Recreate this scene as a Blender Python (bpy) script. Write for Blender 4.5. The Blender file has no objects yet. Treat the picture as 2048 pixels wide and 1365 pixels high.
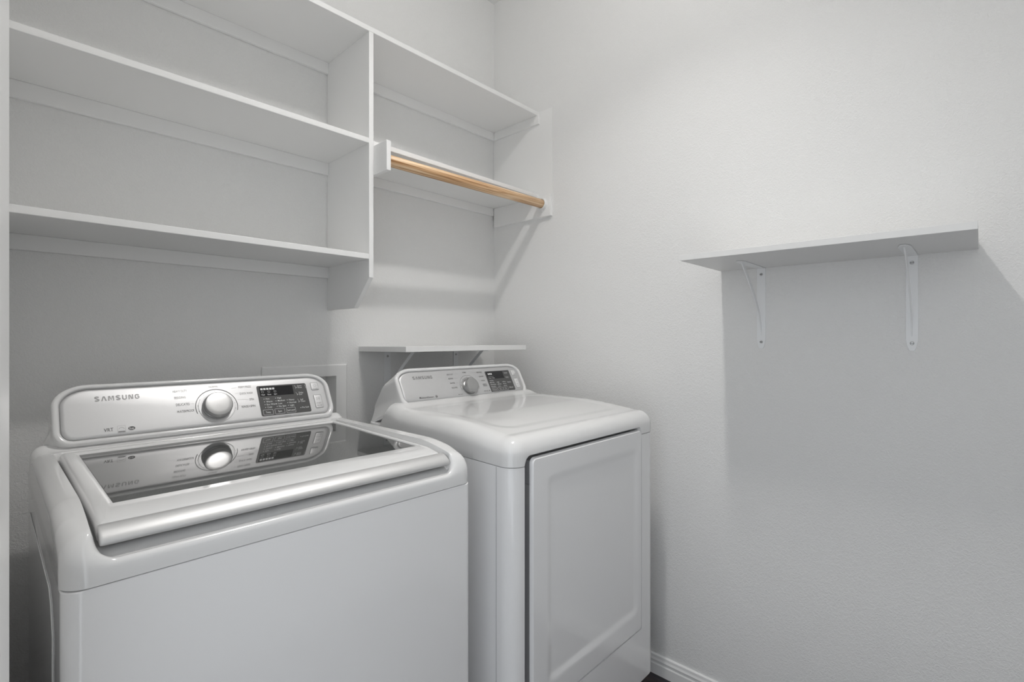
import bpy, bmesh, math
import numpy as np
from mathutils import Vector, Matrix

S = bpy.context.scene
COL = S.collection
R_ = math.radians

# ------------------------------------------------------------------ camera
cam_d = bpy.data.cameras.new('camera'); cam = bpy.data.objects.new('camera', cam_d); COL.objects.link(cam)
cam_d.sensor_width = 36.0; cam_d.lens = 17.506; cam_d.shift_y = -3.5/2048
cam_d.clip_start = 0.01
cam.location = (0, 0, 1.2); cam.rotation_euler = (R_(90), 0, R_(43.3765-90))
S.camera = cam
# ------------------------------------------------------------------ world (daylight of the hall behind the open doorway)
W = bpy.data.worlds.new('world'); S.world = W; W.use_nodes = True
bg = W.node_tree.nodes['Background']; bg.inputs[0].default_value = (0.91, 0.955, 1.0, 1); bg.inputs[1].default_value = 1.42
LIGHT = (0.83, 0.66, 2.70)
LIGHT_POWER = 4.6; LIGHT_SPREAD = 118; LIGHT_STRENGTH = 80.0
S.view_settings.view_transform = 'Standard'; S.view_settings.look = 'None'
S.view_settings.exposure = 0.20; S.view_settings.gamma = 1.0; S.view_settings.use_curve_mapping = False
S.cycles.max_bounces = 12; S.cycles.diffuse_bounces = 8; S.cycles.glossy_bounces = 6
S.cycles.sample_clamp_indirect = 6.0
S.cycles.caustics_reflective = False

# ------------------------------------------------------------------ materials
def mat(name, color, rough=0.5, metal=0.0, coat=0.0, spec=0.5, bump=None, aniso=0.0, ior=1.5, emis=None):
    m = bpy.data.materials.new(name); m.use_nodes = True
    nt = m.node_tree; b = nt.nodes['Principled BSDF']
    b.inputs['Base Color'].default_value = (*color, 1); b.inputs['Roughness'].default_value = rough
    b.inputs['Metallic'].default_value = metal; b.inputs['Coat Weight'].default_value = coat
    b.inputs['Coat Roughness'].default_value = 0.05
    b.inputs['Specular IOR Level'].default_value = spec; b.inputs['IOR'].default_value = ior
    b.inputs['Anisotropic'].default_value = aniso
    if emis:
        b.inputs['Emission Color'].default_value = (*emis[0], 1); b.inputs['Emission Strength'].default_value = emis[1]
    if bump:   # (scale, detail, distortion, strength, distance, stretch)
        tc = nt.nodes.new('ShaderNodeTexCoord'); mp = nt.nodes.new('ShaderNodeMapping')
        no = nt.nodes.new('ShaderNodeTexNoise'); bp = nt.nodes.new('ShaderNodeBump')
        mp.inputs['Scale'].default_value = bump[5]
        no.inputs['Scale'].default_value = bump[0]; no.inputs['Detail'].default_value = bump[1]
        no.inputs['Distortion'].default_value = bump[2]
        bp.inputs['Strength'].default_value = bump[3]; bp.inputs['Distance'].default_value = bump[4]
        nt.links.new(tc.outputs['Object'], mp.inputs[0]); nt.links.new(mp.outputs[0], no.inputs['Vector'])
        nt.links.new(no.outputs[0], bp.inputs['Height']); nt.links.new(bp.outputs[0], b.inputs['Normal'])
    return m

def wall_mat(name, color):
    m = mat(name, color, 0.62)
    nt = m.node_tree; b = nt.nodes['Principled BSDF']
    tc = nt.nodes.new('ShaderNodeTexCoord')
    n1 = nt.nodes.new('ShaderNodeTexNoise'); n1.inputs['Scale'].default_value = 125; n1.inputs['Detail'].default_value = 3
    n1.inputs['Distortion'].default_value = 1.4
    n2 = nt.nodes.new('ShaderNodeTexNoise'); n2.inputs['Scale'].default_value = 330; n2.inputs['Detail'].default_value = 2
    r = nt.nodes.new('ShaderNodeValToRGB'); r.color_ramp.elements[0].position = 0.42; r.color_ramp.elements[1].position = 0.62
    mx = nt.nodes.new('ShaderNodeMath'); mx.operation = 'MULTIPLY_ADD'; mx.inputs[1].default_value = 0.25
    bp = nt.nodes.new('ShaderNodeBump'); bp.inputs['Strength'].default_value = 0.55; bp.inputs['Distance'].default_value = 0.0008
    for n in (n1, n2): nt.links.new(tc.outputs['Object'], n.inputs['Vector'])
    nt.links.new(n1.outputs[0], r.inputs[0]); nt.links.new(n2.outputs[0], mx.inputs[0]); nt.links.new(r.outputs[0], mx.inputs[2])
    nt.links.new(mx.outputs[0], bp.inputs['Height']); nt.links.new(bp.outputs[0], b.inputs['Normal'])
    return m

def wood_mat():
    m = mat('pine_wood', (0.7, 0.45, 0.25), 0.45, coat=0.1)
    nt = m.node_tree; b = nt.nodes['Principled BSDF']
    tc = nt.nodes.new('ShaderNodeTexCoord'); mp = nt.nodes.new('ShaderNodeMapping'); mp.inputs['Scale'].default_value = (1.6, 60, 60)
    no = nt.nodes.new('ShaderNodeTexNoise'); no.inputs['Scale'].default_value = 1.7; no.inputs['Detail'].default_value = 5; no.inputs['Distortion'].default_value = 0.7
    r = nt.nodes.new('ShaderNodeValToRGB'); e = r.color_ramp.elements
    e[0].position = 0.38; e[0].color = (0.33, 0.16, 0.06, 1); e[1].position = 0.60; e[1].color = (0.84, 0.62, 0.40, 1)
    x = e.new(0.48); x.color = (0.62, 0.38, 0.20, 1)
    nt.links.new(tc.outputs['Object'], mp.inputs[0]); nt.links.new(mp.outputs[0], no.inputs['Vector'])
    nt.links.new(no.outputs[0], r.inputs[0]); nt.links.new(r.outputs[0], b.inputs['Base Color'])
    return m

def floor_mat():
    m = mat('dark_wood_floor', (0.05, 0.03, 0.03), 0.3)
    nt = m.node_tree; b = nt.nodes['Principled BSDF']
    tc = nt.nodes.new('ShaderNodeTexCoord'); mp = nt.nodes.new('ShaderNodeMapping'); mp.inputs['Scale'].default_value = (12, 1.5, 1)
    no = nt.nodes.new('ShaderNodeTexNoise'); no.inputs['Scale'].default_value = 4; no.inputs['Detail'].default_value = 6
    br = nt.nodes.new('ShaderNodeTexBrick'); br.inputs['Scale'].default_value = 1.0; br.inputs['Mortar Size'].default_value = 0.002
    br.inputs['Brick Width'].default_value = 1.2; br.inputs['Row Height'].default_value = 0.13
    br.inputs['Color1'].default_value = (0.9, 0.9, 0.9, 1); br.inputs['Color2'].default_value = (0.55, 0.6, 0.7, 1); br.inputs['Mortar'].default_value = (0.1, 0.1, 0.1, 1)
    mp2 = nt.nodes.new('ShaderNodeMapping'); mp2.inputs['Rotation'].default_value = (0, 0, R_(90))
    r = nt.nodes.new('ShaderNodeValToRGB'); e = r.color_ramp.elements
    e[0].position = 0.35; e[0].color = (0.018, 0.02, 0.032, 1); e[1].position = 0.7; e[1].color = (0.10, 0.065, 0.055, 1)
    mx = nt.nodes.new('ShaderNodeMix'); mx.data_type = 'RGBA'; mx.blend_type = 'MULTIPLY'; mx.inputs[0].default_value = 1
    nt.links.new(tc.outputs['Object'], mp.inputs[0]); nt.links.new(mp.outputs[0], no.inputs['Vector']); nt.links.new(no.outputs[0], r.inputs[0])
    nt.links.new(tc.outputs['Object'], mp2.inputs[0]); nt.links.new(mp2.outputs[0], br.inputs['Vector'])
    nt.links.new(r.outputs[0], mx.inputs[6]); nt.links.new(br.outputs[0], mx.inputs[7]); nt.links.new(mx.outputs[2], b.inputs['Base Color'])
    return m

M_wall = wall_mat('textured_wall_paint', (0.80, 0.80, 0.795))
M_ceil = wall_mat('ceiling_paint', (0.84, 0.84, 0.83))
M_trim = mat('white_trim_paint', (0.85, 0.85, 0.845), 0.32)
M_shelf = mat('white_shelf_paint', (0.84, 0.84, 0.835), 0.38, bump=(40, 3, 0, 0.08, 0.0006, (1, 6, 6)))
M_board = mat('white_melamine', (0.76, 0.76, 0.755), 0.4, bump=(30, 4, 0, 0.15, 0.0004, (1, 1, 14)))
M_metalwhite = mat('white_powder_coat', (0.84, 0.85, 0.86), 0.35)
M_enamel = mat('white_enamel', (0.84, 0.84, 0.845), 0.15, coat=0.5)
M_plastic = mat('white_plastic', (0.75, 0.75, 0.75), 0.14, coat=0.4)
M_screw = mat('zinc_screw', (0.5, 0.5, 0.5), 0.3, metal=1.0)
M_silver = mat('brushed_silver_panel', (0.62, 0.62, 0.625), 0.46, metal=0.75, bump=(1, 2, 0, 0.10, 0.0003, (4, 900, 900)))
M_handle = mat('sparkling_silver_plastic', (0.62, 0.62, 0.62), 0.46, metal=0.6, bump=(1200, 2, 0, 0.22, 0.0002, (1, 1, 1)))
M_chrome = mat('satin_chrome', (0.45, 0.45, 0.45), 0.33, metal=1.0)
M_knobside = mat('grey_knob_plastic', (0.36, 0.36, 0.36), 0.3, metal=0.6)
M_glass = mat('dark_lid_glass', (0.045, 0.047, 0.045), 0.03, ior=1.85, spec=0.75)
M_disp = mat('grey_display_film', (0.075, 0.075, 0.075), 0.3)
M_black = mat('black_display_window', (0.012, 0.012, 0.014), 0.15)
M_ink = mat('dark_grey_ink', (0.10, 0.10, 0.10), 0.5)
M_inkfaint = mat('mid_grey_ink', (0.28, 0.28, 0.28), 0.5)
M_logo = mat('grey_logo_print', (0.30, 0.30, 0.30), 0.35, metal=0.5)
M_whiteink = mat('white_ink', (0.75, 0.75, 0.75), 0.5)
M_darkgap = mat('dark_rubber', (0.03, 0.03, 0.03), 0.7)
M_inner = mat('grey_inner_plastic', (0.42, 0.42, 0.42), 0.45)
M_lining = mat('dark_grey_plastic', (0.42, 0.42, 0.43), 0.5)
M_wood = wood_mat(); M_floor = floor_mat()
M_lamp = mat('lit_lamp_glass', (0.9, 0.9, 0.9), 0.4, emis=((1.0, 0.975, 0.945), LIGHT_STRENGTH))

# ------------------------------------------------------------------ object helpers
def link(name, me, m, parent=None, smooth=None):
    o = bpy.data.objects.new(name, me); COL.objects.link(o)
    if m is not None and not me.materials: me.materials.append(m)
    if smooth is not None:
        me.shade_smooth(); me.set_sharp_from_angle(angle=R_(smooth))
    if parent is not None: o.parent = parent
    return o
def mesh(name, vs, fs, m, parent=None, smooth=None):
    me = bpy.data.meshes.new(name); me.from_pydata([tuple(map(float, v)) for v in vs], [], fs); me.update()
    bm = bmesh.new(); bm.from_mesh(me); bmesh.ops.recalc_face_normals(bm, faces=bm.faces); bm.to_mesh(me); bm.free()
    return link(name, me, m, parent, smooth)
def empty(name, loc, label, cat, group=None):
    o = bpy.data.objects.new(name, None); COL.objects.link(o); o.location = loc; o.empty_display_size = 0.05
    o['label'] = label; o['category'] = cat
    if group: o['group'] = group
    return o
def reparent(o, p):      # objects are built in world coordinates; keep them there under their thing
    o.parent = p; o.matrix_parent_inverse = Matrix.Translation(p.location).inverted() if p.parent is None and p.type == 'EMPTY' else Matrix()
    return o
def tag(o, label=None, cat=None, kind=None):
    if label: o['label'] = label
    if cat: o['category'] = cat
    if kind: o['kind'] = kind
    return o
def boxdata(x0, x1, y0, y1, z0, z1):
    v = [(x0,y0,z0),(x1,y0,z0),(x1,y1,z0),(x0,y1,z0),(x0,y0,z1),(x1,y0,z1),(x1,y1,z1),(x0,y1,z1)]
    f = [(0,3,2,1),(4,5,6,7),(0,1,5,4),(1,2,6,5),(2,3,7,6),(3,0,4,7)]
    return v, f
def join(parts):
    V, F = [], []
    for v, f in parts:
        n = len(V); V += list(v); F += [tuple(i+n for i in q) for q in f]
    return V, F
def bevel(o, w=0.001, seg=2):
    b = o.modifiers.new('bevel', 'BEVEL'); b.width = w; b.segments = seg; b.limit_method = 'ANGLE'; b.angle_limit = R_(35)
    o.data.shade_smooth(); o.data.set_sharp_from_angle(angle=R_(40)); return o
def box(name, x0, x1, y0, y1, z0, z1, m, parent=None, bev=0.001):
    o = mesh(name, *boxdata(x0, x1, y0, y1, z0, z1), m)
    if bev: bevel(o, bev)
    if parent: reparent(o, parent)
    return o
def prism(poly, axis, a0, a1):
    """extrude a 2D polygon along an axis: 'x' (y,z), 'y' (x,z), 'z' (x,y)"""
    def P(p, a):
        return {'x': (a, p[0], p[1]), 'y': (p[0], a, p[1]), 'z': (p[0], p[1], a)}[axis]
    n = len(poly); v = [P(p, a0) for p in poly]+[P(p, a1) for p in poly]
    f = [tuple(range(n)), tuple(range(2*n-1, n-1, -1))]+[(i, (i+1) % n, n+(i+1) % n, n+i) for i in range(n)]
    return v, f
def rrect(x0, x1, z0, z1, rbx, rbz, rtx, rtz, n=10, m=14):
    """rounded rectangle, counted points identical for every call: bottom-left going up the left side, over the top, down"""
    pts = []
    def arc(cx, cz, rx, rz, a0, a1):
        for i in range(n+1):
            a = R_(a0+(a1-a0)*i/n); pts.append((cx+rx*math.cos(a), cz+rz*math.sin(a)))
    def seg(p, q):
        for i in range(1, m): t = i/m; pts.append((p[0]+(q[0]-p[0])*t, p[1]+(q[1]-p[1])*t))
    arc(x0+rbx, z0+rbz, rbx, rbz, 270, 180); seg((x0, z0+rbz), (x0, z1-rtz))
    arc(x0+rtx, z1-rtz, rtx, rtz, 180, 90); seg((x0+rtx, z1), (x1-rtx, z1))
    arc(x1-rtx, z1-rtz, rtx, rtz, 90, 0); seg((x1, z1-rtz), (x1, z0+rbz))
    arc(x1-rbx, z0+rbz, rbx, rbz, 0, -90); seg((x1-rbx, z0), (x0+rbx, z0))
    return pts
def loft(rings, cap0=True, cap1=True):
    n = len(rings[0]); V = [p for r in rings for p in r]; F = []
    for k in range(len(rings)-1):
        for i in range(n):
            j = (i+1) % n; F.append((k*n+i, k*n+j, (k+1)*n+j, (k+1)*n+i))
    if cap0: F.append(tuple(range(n)))
    if cap1: F.append(tuple((len(rings)-1)*n+i for i in range(n)))
    return V, F
def sstep(a, b, x):
    t = np.clip((x-a)/(b-a), 0, 1); return t*t*(3-2*t)
def lathe(profile, seg=48):
    """profile (r, h) about local z"""
    rings = [[(r*math.cos(2*math.pi*i/seg), r*math.sin(2*math.pi*i/seg), h) for i in range(seg)] for r, h in profile]
    return loft(rings)

# ------------------------------------------------------------------ room shell
DX, DY, HT = 1.661, 1.687, 2.79
FY = -0.36
def struct(name, v, f, m, bev=None):
    o = mesh(name, v, f, m); o['kind'] = 'structure'
    if bev: bevel(o, bev)
    return o
struct('floor', *boxdata(-1.4, DX+0.1, FY-0.1, DY+0.1, -0.05, 0), M_floor)
struct('ceiling', *boxdata(-0.12, DX+0.1, FY-0.1, DY+0.1, HT, HT+0.08), M_ceil)
struct('wall_right', *boxdata(DX, DX+0.1, FY-0.1, DY+0.1, 0, HT), M_wall)
struct('wall_front', *boxdata(-0.12, DX, FY-0.1, FY, 0, HT), M_wall)
# back wall with the recess of the laundry outlet box cut through it
bx0, bx1, bz0, bz1 = 0.652, 0.866, 0.905, 1.0712
struct('wall_back', *join([boxdata(-0.12, bx0, DY, DY+0.1, 0, HT), boxdata(bx1, DX, DY, DY+0.1, 0, HT),
                           boxdata(bx0, bx1, DY, DY+0.1, 0, bz0), boxdata(bx0, bx1, DY, DY+0.1, bz1, HT)]), M_wall)
# left wall with the doorway the picture is taken from
dy0, dy1, dz1 = -0.26, 0.62, 2.04
struct('wall_left', *join([boxdata(-0.12, 0, dy1+0.02, DY, 0, HT), boxdata(-0.12, 0, FY, dy0-0.02, 0, HT), boxdata(-0.12, 0, dy0-0.02, dy1+0.02, dz1+0.02, HT)]), M_wall)
# door casing: profiled boards round the opening
def casing_profile(sign, edge):
    return [(edge, 0.0), (edge, 0.007), (edge+sign*0.004, 0.009), (edge+sign*0.020, 0.0105), (edge+sign*0.028, 0.0125), (edge+sign*0.044, 0.0140),
            (edge+sign*0.054, 0.0160), (edge+sign*0.062, 0.0160), (edge+sign*0.066, 0.0140), (edge+sign*0.066, 0.0)]
parts = []
for sg, e in ((1, dy1+0.006), (-1, dy0-0.006)):
    pr = [(x, y) for y, x in casing_profile(sg, e)]
    parts.append(prism(pr, 'z', 0.0, dz1+0.006))
pr = [(x, z) for z, x in casing_profile(1, dz1+0.006)]
parts.append(prism(pr, 'y', dy0-0.072, dy1+0.072))
parts += [boxdata(-0.12, 0.0, dy1, dy1+0.02, 0, dz1), boxdata(-0.12, 0.0, dy0-0.02, dy0, 0, dz1), boxdata(-0.12, 0.0, dy0-0.02, dy1+0.02, dz1, dz1+0.02)]
trim = struct('trim_1', *join(parts), M_trim, 0.001)
# strike plate with its curved lip on the jamb
lip = [(0.0 + 0.012*math.cos(a), 0.0) for a in (0,)]
pl = prism([(0.0090*math.sin(t), 0.925+0.033*math.cos(t)) for t in [math.pi*i/12 for i in range(13)]], 'y', dy1-0.0012, dy1+0.0004)
sp = mesh('strike_plate', *join([boxdata(-0.05, 0.0, dy1-0.0012, dy1, 0.88, 0.97), pl]), M_chrome); sp.parent = trim

# baseboards
bb = [(0, 0), (0.012, 0), (0.012, 0.036), (0.010, 0.0395), (0.0085, 0.040), (0.0085, 0.0425), (0.0105, 0.044), (0.0105, 0.047),
      (0.0115, 0.051), (0.0085, 0.058), (0.0075, 0.0665), (0.005, 0.0685), (0, 0.069)]
struct('baseboard_right', *prism([(DX-a, z) for a, z in bb], 'y', FY, DY), M_trim)
struct('baseboard_back', *prism([(DY-a, z) for a, z in bb], 'x', 0, DX-0.012), M_trim)

# ------------------------------------------------------------------ ceiling light (above the frame)
lt = empty('ceiling_light', (LIGHT[0], LIGHT[1], HT), 'white ceiling light with two glowing bulbs in the middle of the ceiling', 'light')
mesh('base_plate', *lathe([(0.0, -0.001), (0.105, -0.001), (0.108, -0.012), (0.095, -0.022), (0.0, -0.024)], 48), M_trim, lt, 40)
for sx in (-0.085, 0.085):
    prof = [(0.0, -0.020), (0.016, -0.020), (0.016, -0.036), (0.014, -0.040), (0.0, -0.040)]
    v, f = lathe(prof, 24); mesh('bulb_socket', [(a+sx, b, c) for a, b, c in v], f, M_trim, lt, 40)
    prof = [(0.013, -0.040)]+[(0.034*math.sin(R_(a)), -0.072+0.034*math.cos(R_(a))) for a in range(30, 180, 10)]+[(0.0005, -0.106)]
    v, f = lathe(prof, 32); mesh('bulb', [(a+sx, b, c) for a, b, c in v], f, M_lamp, lt, 60)
ld = bpy.data.lights.new('lamp', 'AREA'); ld.shape = 'RECTANGLE'; ld.size = 0.20; ld.size_y = 0.05; ld.energy = LIGHT_POWER; ld.color = (1.0, 0.98, 0.955); ld.spread = R_(LIGHT_SPREAD)
lo = bpy.data.objects.new('lamp', ld); COL.objects.link(lo); lo.parent = lt; lo.location = (0, 0, -0.1075)

# ------------------------------------------------------------------ built-in shelving
SF = 1.406
unit = empty('shelving_unit', (0.84, DY, 1.303), 'white painted built-in wall shelving above the washer and dryer', 'shelving')
def sb(name, *a, m=M_shelf, bev=0.0012): return box(name, *a, m, unit, bev)
sb('shelf', 0.001, DX-0.001, SF, DY-0.001, 2.1735, 2.1905)['label'] = 'long top shelf board running to the corner'
sb('shelf', 0.001, 0.832, SF, DY-0.001, 1.8195, 1.8360)['label'] = 'middle shelf board left of the divider'
sb('shelf', 0.001, 0.832, SF, DY-0.001, 1.4530, 1.4700)['label'] = 'lowest shelf board above the washer'
sb('shelf', 0.848, DX-0.001, SF, DY-0.001, 1.8150, 1.8310)['label'] = 'short shelf board behind the wooden rod'
dv = [(SF, 2.1735), (SF, 1.3955), (SF+0.0935, 1.303), (DY-0.001, 1.303), (DY-0.001, 2.1735)]
o = mesh('divider_panel', *prism(dv, 'x', 0.832, 0.848), M_shelf); bevel(o, 0.0012); reparent(o, unit)
CT = 0.013
sb('cleat', 0.001, 0.832, DY-CT, DY-0.001, 2.1355, 2.1735)
sb('cleat', 0.848, DX-0.001, DY-CT, DY-0.001, 2.1365, 2.1735)
sb('cleat', 0.001, 0.832, DY-CT, DY-0.001, 1.7775, 1.8195)
sb('cleat', 0.001, 0.832, DY-CT, DY-0.001, 1.4145, 1.4530)
sb('cleat', 0.848, DX-CT-0.001, DY-CT, DY-0.001, 1.7800, 1.8150)
sb('cleat', DX-CT, DX-0.001, 1.401, DY-CT-0.001, 2.1365, 2.1735)
sb('rod_bracket', DX-CT-0.0015, DX-0.001, 1.333, DY-CT-0.001, 1.7265, 1.8150)['label'] = 'board on the right wall carrying the rod'
sb('rod_bracket', 0.848, 0.8632, 1.331, DY-CT-0.001, 1.7225, 1.8150)['label'] = 'board end on the divider carrying the rod'
sb('wall_panel', DX-0.0022, DX-0.0002, 1.332, DY-0.001, 1.7265, 2.1900, bev=0.0004)['label'] = 'smooth painted patch on the right wall'
# white cup that holds the right end of the rod
cup = mesh('rod_socket', *lathe([(0.0, 0.0), (0.024, 0.0), (0.0245, 0.004), (0.0225, 0.014), (0.0195, 0.014), (0.0195, 0.004), (0, 0.004)], 32), M_trim, None, 40)
cup.location = (DX-CT-0.0015, 1.373, 1.7805); cup.rotation_euler = (0, R_(-90), 0); bpy.context.view_layer.update(); reparent(cup, unit)
# small screw holes and dents
# wooden rod
p0 = Vector((0.8640, 1.373, 1.7685)); p1 = Vector((DX-CT-0.0065, 1.373, 1.7805))
L = (p1-p0).length
rod = mesh('closet_rod', *lathe([(0.0, 0.0), (0.0175, 0.0), (0.0183, 0.001), (0.0183, L-0.001), (0.0175, L), (0, L)], 40), None)
# lay the cylinder's length on local x so that the grain follows it
for v in rod.data.vertices: v.co = (v.co.z, v.co.x, v.co.y)
rod.data.flip_normals(); rod.data.materials.append(M_wood); rod.data.shade_smooth(); rod.data.set_sharp_from_angle(angle=R_(50))
rod.location = p0; rod.rotation_euler = (0, -math.asin((p1-p0).z/L), 0)
tag(rod, 'bare pine wooden hanging rod in front of the short right shelf', 'rod')

# ------------------------------------------------------------------ shelf brackets
def bracket(parent, origin, xdir, board_len, H=0.25, A=0.205, w=0.0255, strut_out=0.175):
    """wall plate, arm under the board and a curved strut; local: x out of the wall, y along it, z up; origin at wall/board corner"""
    t = 0.0022
    X = Vector(xdir); Z = Vector((0, 0, 1)); Y = Z.cross(X)
    def T(v): return [tuple(Vector(origin)+X*a+Y*b+Z*c) for a, b, c in v]
    plate = [(-w/2, 0), (w/2, 0), (w/2, -(H-0.028)), (w/2-0.003, -(H-0.012)), (0.006, -H+0.001), (0.004, -H), (-0.004, -H), (-0.006, -H+0.001), (-w/2+0.003, -(H-0.012)), (-w/2, -(H-0.028))]
    v, f = prism(plate, 'x', 0.0003, t)
    arm = [(0.0004, -w/2), (0.0004, w/2), (A-0.03, w/2), (A-0.012, w/2-0.004), (A-0.002, 0.006), (A, 0), (A-0.002, -0.006), (A-0.012, -w/2+0.004), (A-0.03, -w/2)]
    v2, f2 = prism(arm, 'z', -t, -0.0003)
    # strut: concave strip from the arm's end to the lower third of the plate
    n = 18; top, bot = [], []
    for i in range(n+1):
        s = i/n
        a = strut_out*(1-s)**1.75 + t; c = -0.003-(H-0.040)*s**0.92
        top.append((a, c))
    st = []
    th = 0.0130
    V3, F3 = [], []
    for i, (a, c) in enumerate(top):
        j = min(i+1, n); k = max(i-1, 0)
        tx, tz = top[j][0]-top[k][0], top[j][1]-top[k][1]; l = math.hypot(tx, tz); nx, nz = -tz/l, tx/l
        if nx < 0: nx, nz = -nx, -nz
        for (q, b) in ((0, -0.0015), (0, 0.0015), (-th*min(1, 0.15+a/0.03), 0.0015), (-th*min(1, 0.15+a/0.03), -0.0015)): V3.append((a+nx*q, b, c+nz*q))
    for i in range(n):
        for e in range(4): F3.append((4*i+e, 4*i+(e+1) % 4, 4*i+4+(e+1) % 4, 4*i+4+e))
    F3 += [(0, 1, 2, 3), (4*n, 4*n+1, 4*n+2, 4*n+3)]
    # raised edge ribs of the plate
    V, F = join([(T(v), f), (T(v2), f2), (T(V3), F3)])
    b = mesh('bracket', V, F, M_metalwhite); bevel(b, 0.0005, 1); reparent(b, parent)
    for c in (-0.020, -(H-0.020)):
        sv, sf = lathe([(0.0046, 0), (0.0042, 0.0012), (0.0028, 0.0020), (0.0010, 0.0012), (0, 0.0012)], 20)
        vv = [tuple(Vector(origin)+X*(t+z_)+Y*x_+Z*(c+y_)) for x_, y_, z_ in sv]
        slot = [tuple(Vector(origin)+X*(t+a_)+Y*b_+Z*(c+c_)) for a_, b_, c_ in boxdata(0.0016, 0.0023, -0.0033, 0.0033, -0.0006, 0.0006)[0]]
        s = mesh('screw', *join([(vv, sf)]), M_screw); s.data.shade_smooth(); s.parent = b
        s2 = mesh('screw_slot', *join([(slot, boxdata(0, 1, 0, 1, 0, 1)[1])]), M_darkgap)
        # slot belongs to the screw's mesh
        bm = bmesh.new(); bm.from_mesh(s.data); me2 = s2.data; k0 = len(bm.faces); bm.from_mesh(me2)
        bm.faces.ensure_lookup_table()
        for fc in bm.faces[k0:]: fc.material_index = 1
        bm.to_mesh(s.data); bm.free(); s.data.materials.append(M_darkgap); bpy.data.objects.remove(s2)
    return b

# wall shelf on the right wall
ws = empty('wall_shelf', (DX, 0.316, 1.424), 'white laminate wall shelf on two white metal brackets, alone on the right wall', 'shelf', None)
v, f = boxdata(1.353, DX-0.0005, 0.0065, 0.624, 1.4225, 1.4385)
v = [(a, b, c-0.0035*(0.624-b)/0.62) for a, b, c in v]
o = mesh('board', v, f, M_board); bevel(o, 0.0006, 1); reparent(o, ws)
bracket(ws, (DX, 0.5005, 1.4217), (-1, 0, 0), 0.3)
bracket(ws, (DX, 0.1335, 1.4195), (-1, 0, 0), 0.3)

# little shelf on the back wall over the dryer's console
ss = empty('corner_shelf', (1.25, DY, 1.16), 'small white laminate shelf on the back wall, low behind the dryer console', 'shelf', None)
v, f = boxdata(0.954, 1.549, 1.383, DY-0.0005, 1.1575, 1.1760)
v = [(a, b, c-0.003*(b-1.383)/0.304) for a, b, c in v]
o = mesh('board', v, f, M_board); bevel(o, 0.0006, 1); reparent(o, ss)
bracket(ss, (1.078, DY, 1.1542), (0, -1, 0), 0.3, w=0.028)
bracket(ss, (1.424, DY, 1.1542), (0, -1, 0), 0.3, w=0.028)

# ------------------------------------------------------------------ laundry outlet box
ob = empty('outlet_box', (0.758, DY, 0.866), 'white recessed plumbing outlet box in the back wall behind the washer', 'outlet box')
fx0, fx1, fz0, fz1 = 0.611, 0.906, 0.8665, 1.1105
fr = []
outer = [(fx0, fz0), (fx1, fz0), (fx1, fz1), (fx0, fz1)]; inner = [(bx0+0.002, bz0+0.002), (bx1-0.002, bz0+0.002), (bx1-0.002, bz1-0.002), (bx0+0.002, bz1-0.002)]
def ring(pts, y): return [(x, y, z) for x, z in pts]
ins = [(fx0+0.004, fz0+0.004), (fx1-0.004, fz0+0.004), (fx1-0.004, fz1-0.004), (fx0+0.004, fz1-0.004)]
inn2 = inner
V, F = loft([ring(outer, DY-0.0003), ring(outer, DY-0.003), ring(ins, DY-0.006), ring(inner, DY-0.005), ring(inn2, DY+0.075)], False, True)
o = mesh('frame', V, F, M_trim); reparent(o, ob)
for xx in (0.72, 0.80):
    vv, ff = lathe([(0, 0), (0.012, 0), (0.012, 0.05), (0.016, 0.052), (0.016, 0.062), (0, 0.062)], 20)
    o = mesh('valve', [(xx+a, DY+0.04+b, 0.908+c) for a, b, c in vv], ff, M_chrome, None, 40); reparent(o, ob)

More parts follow.
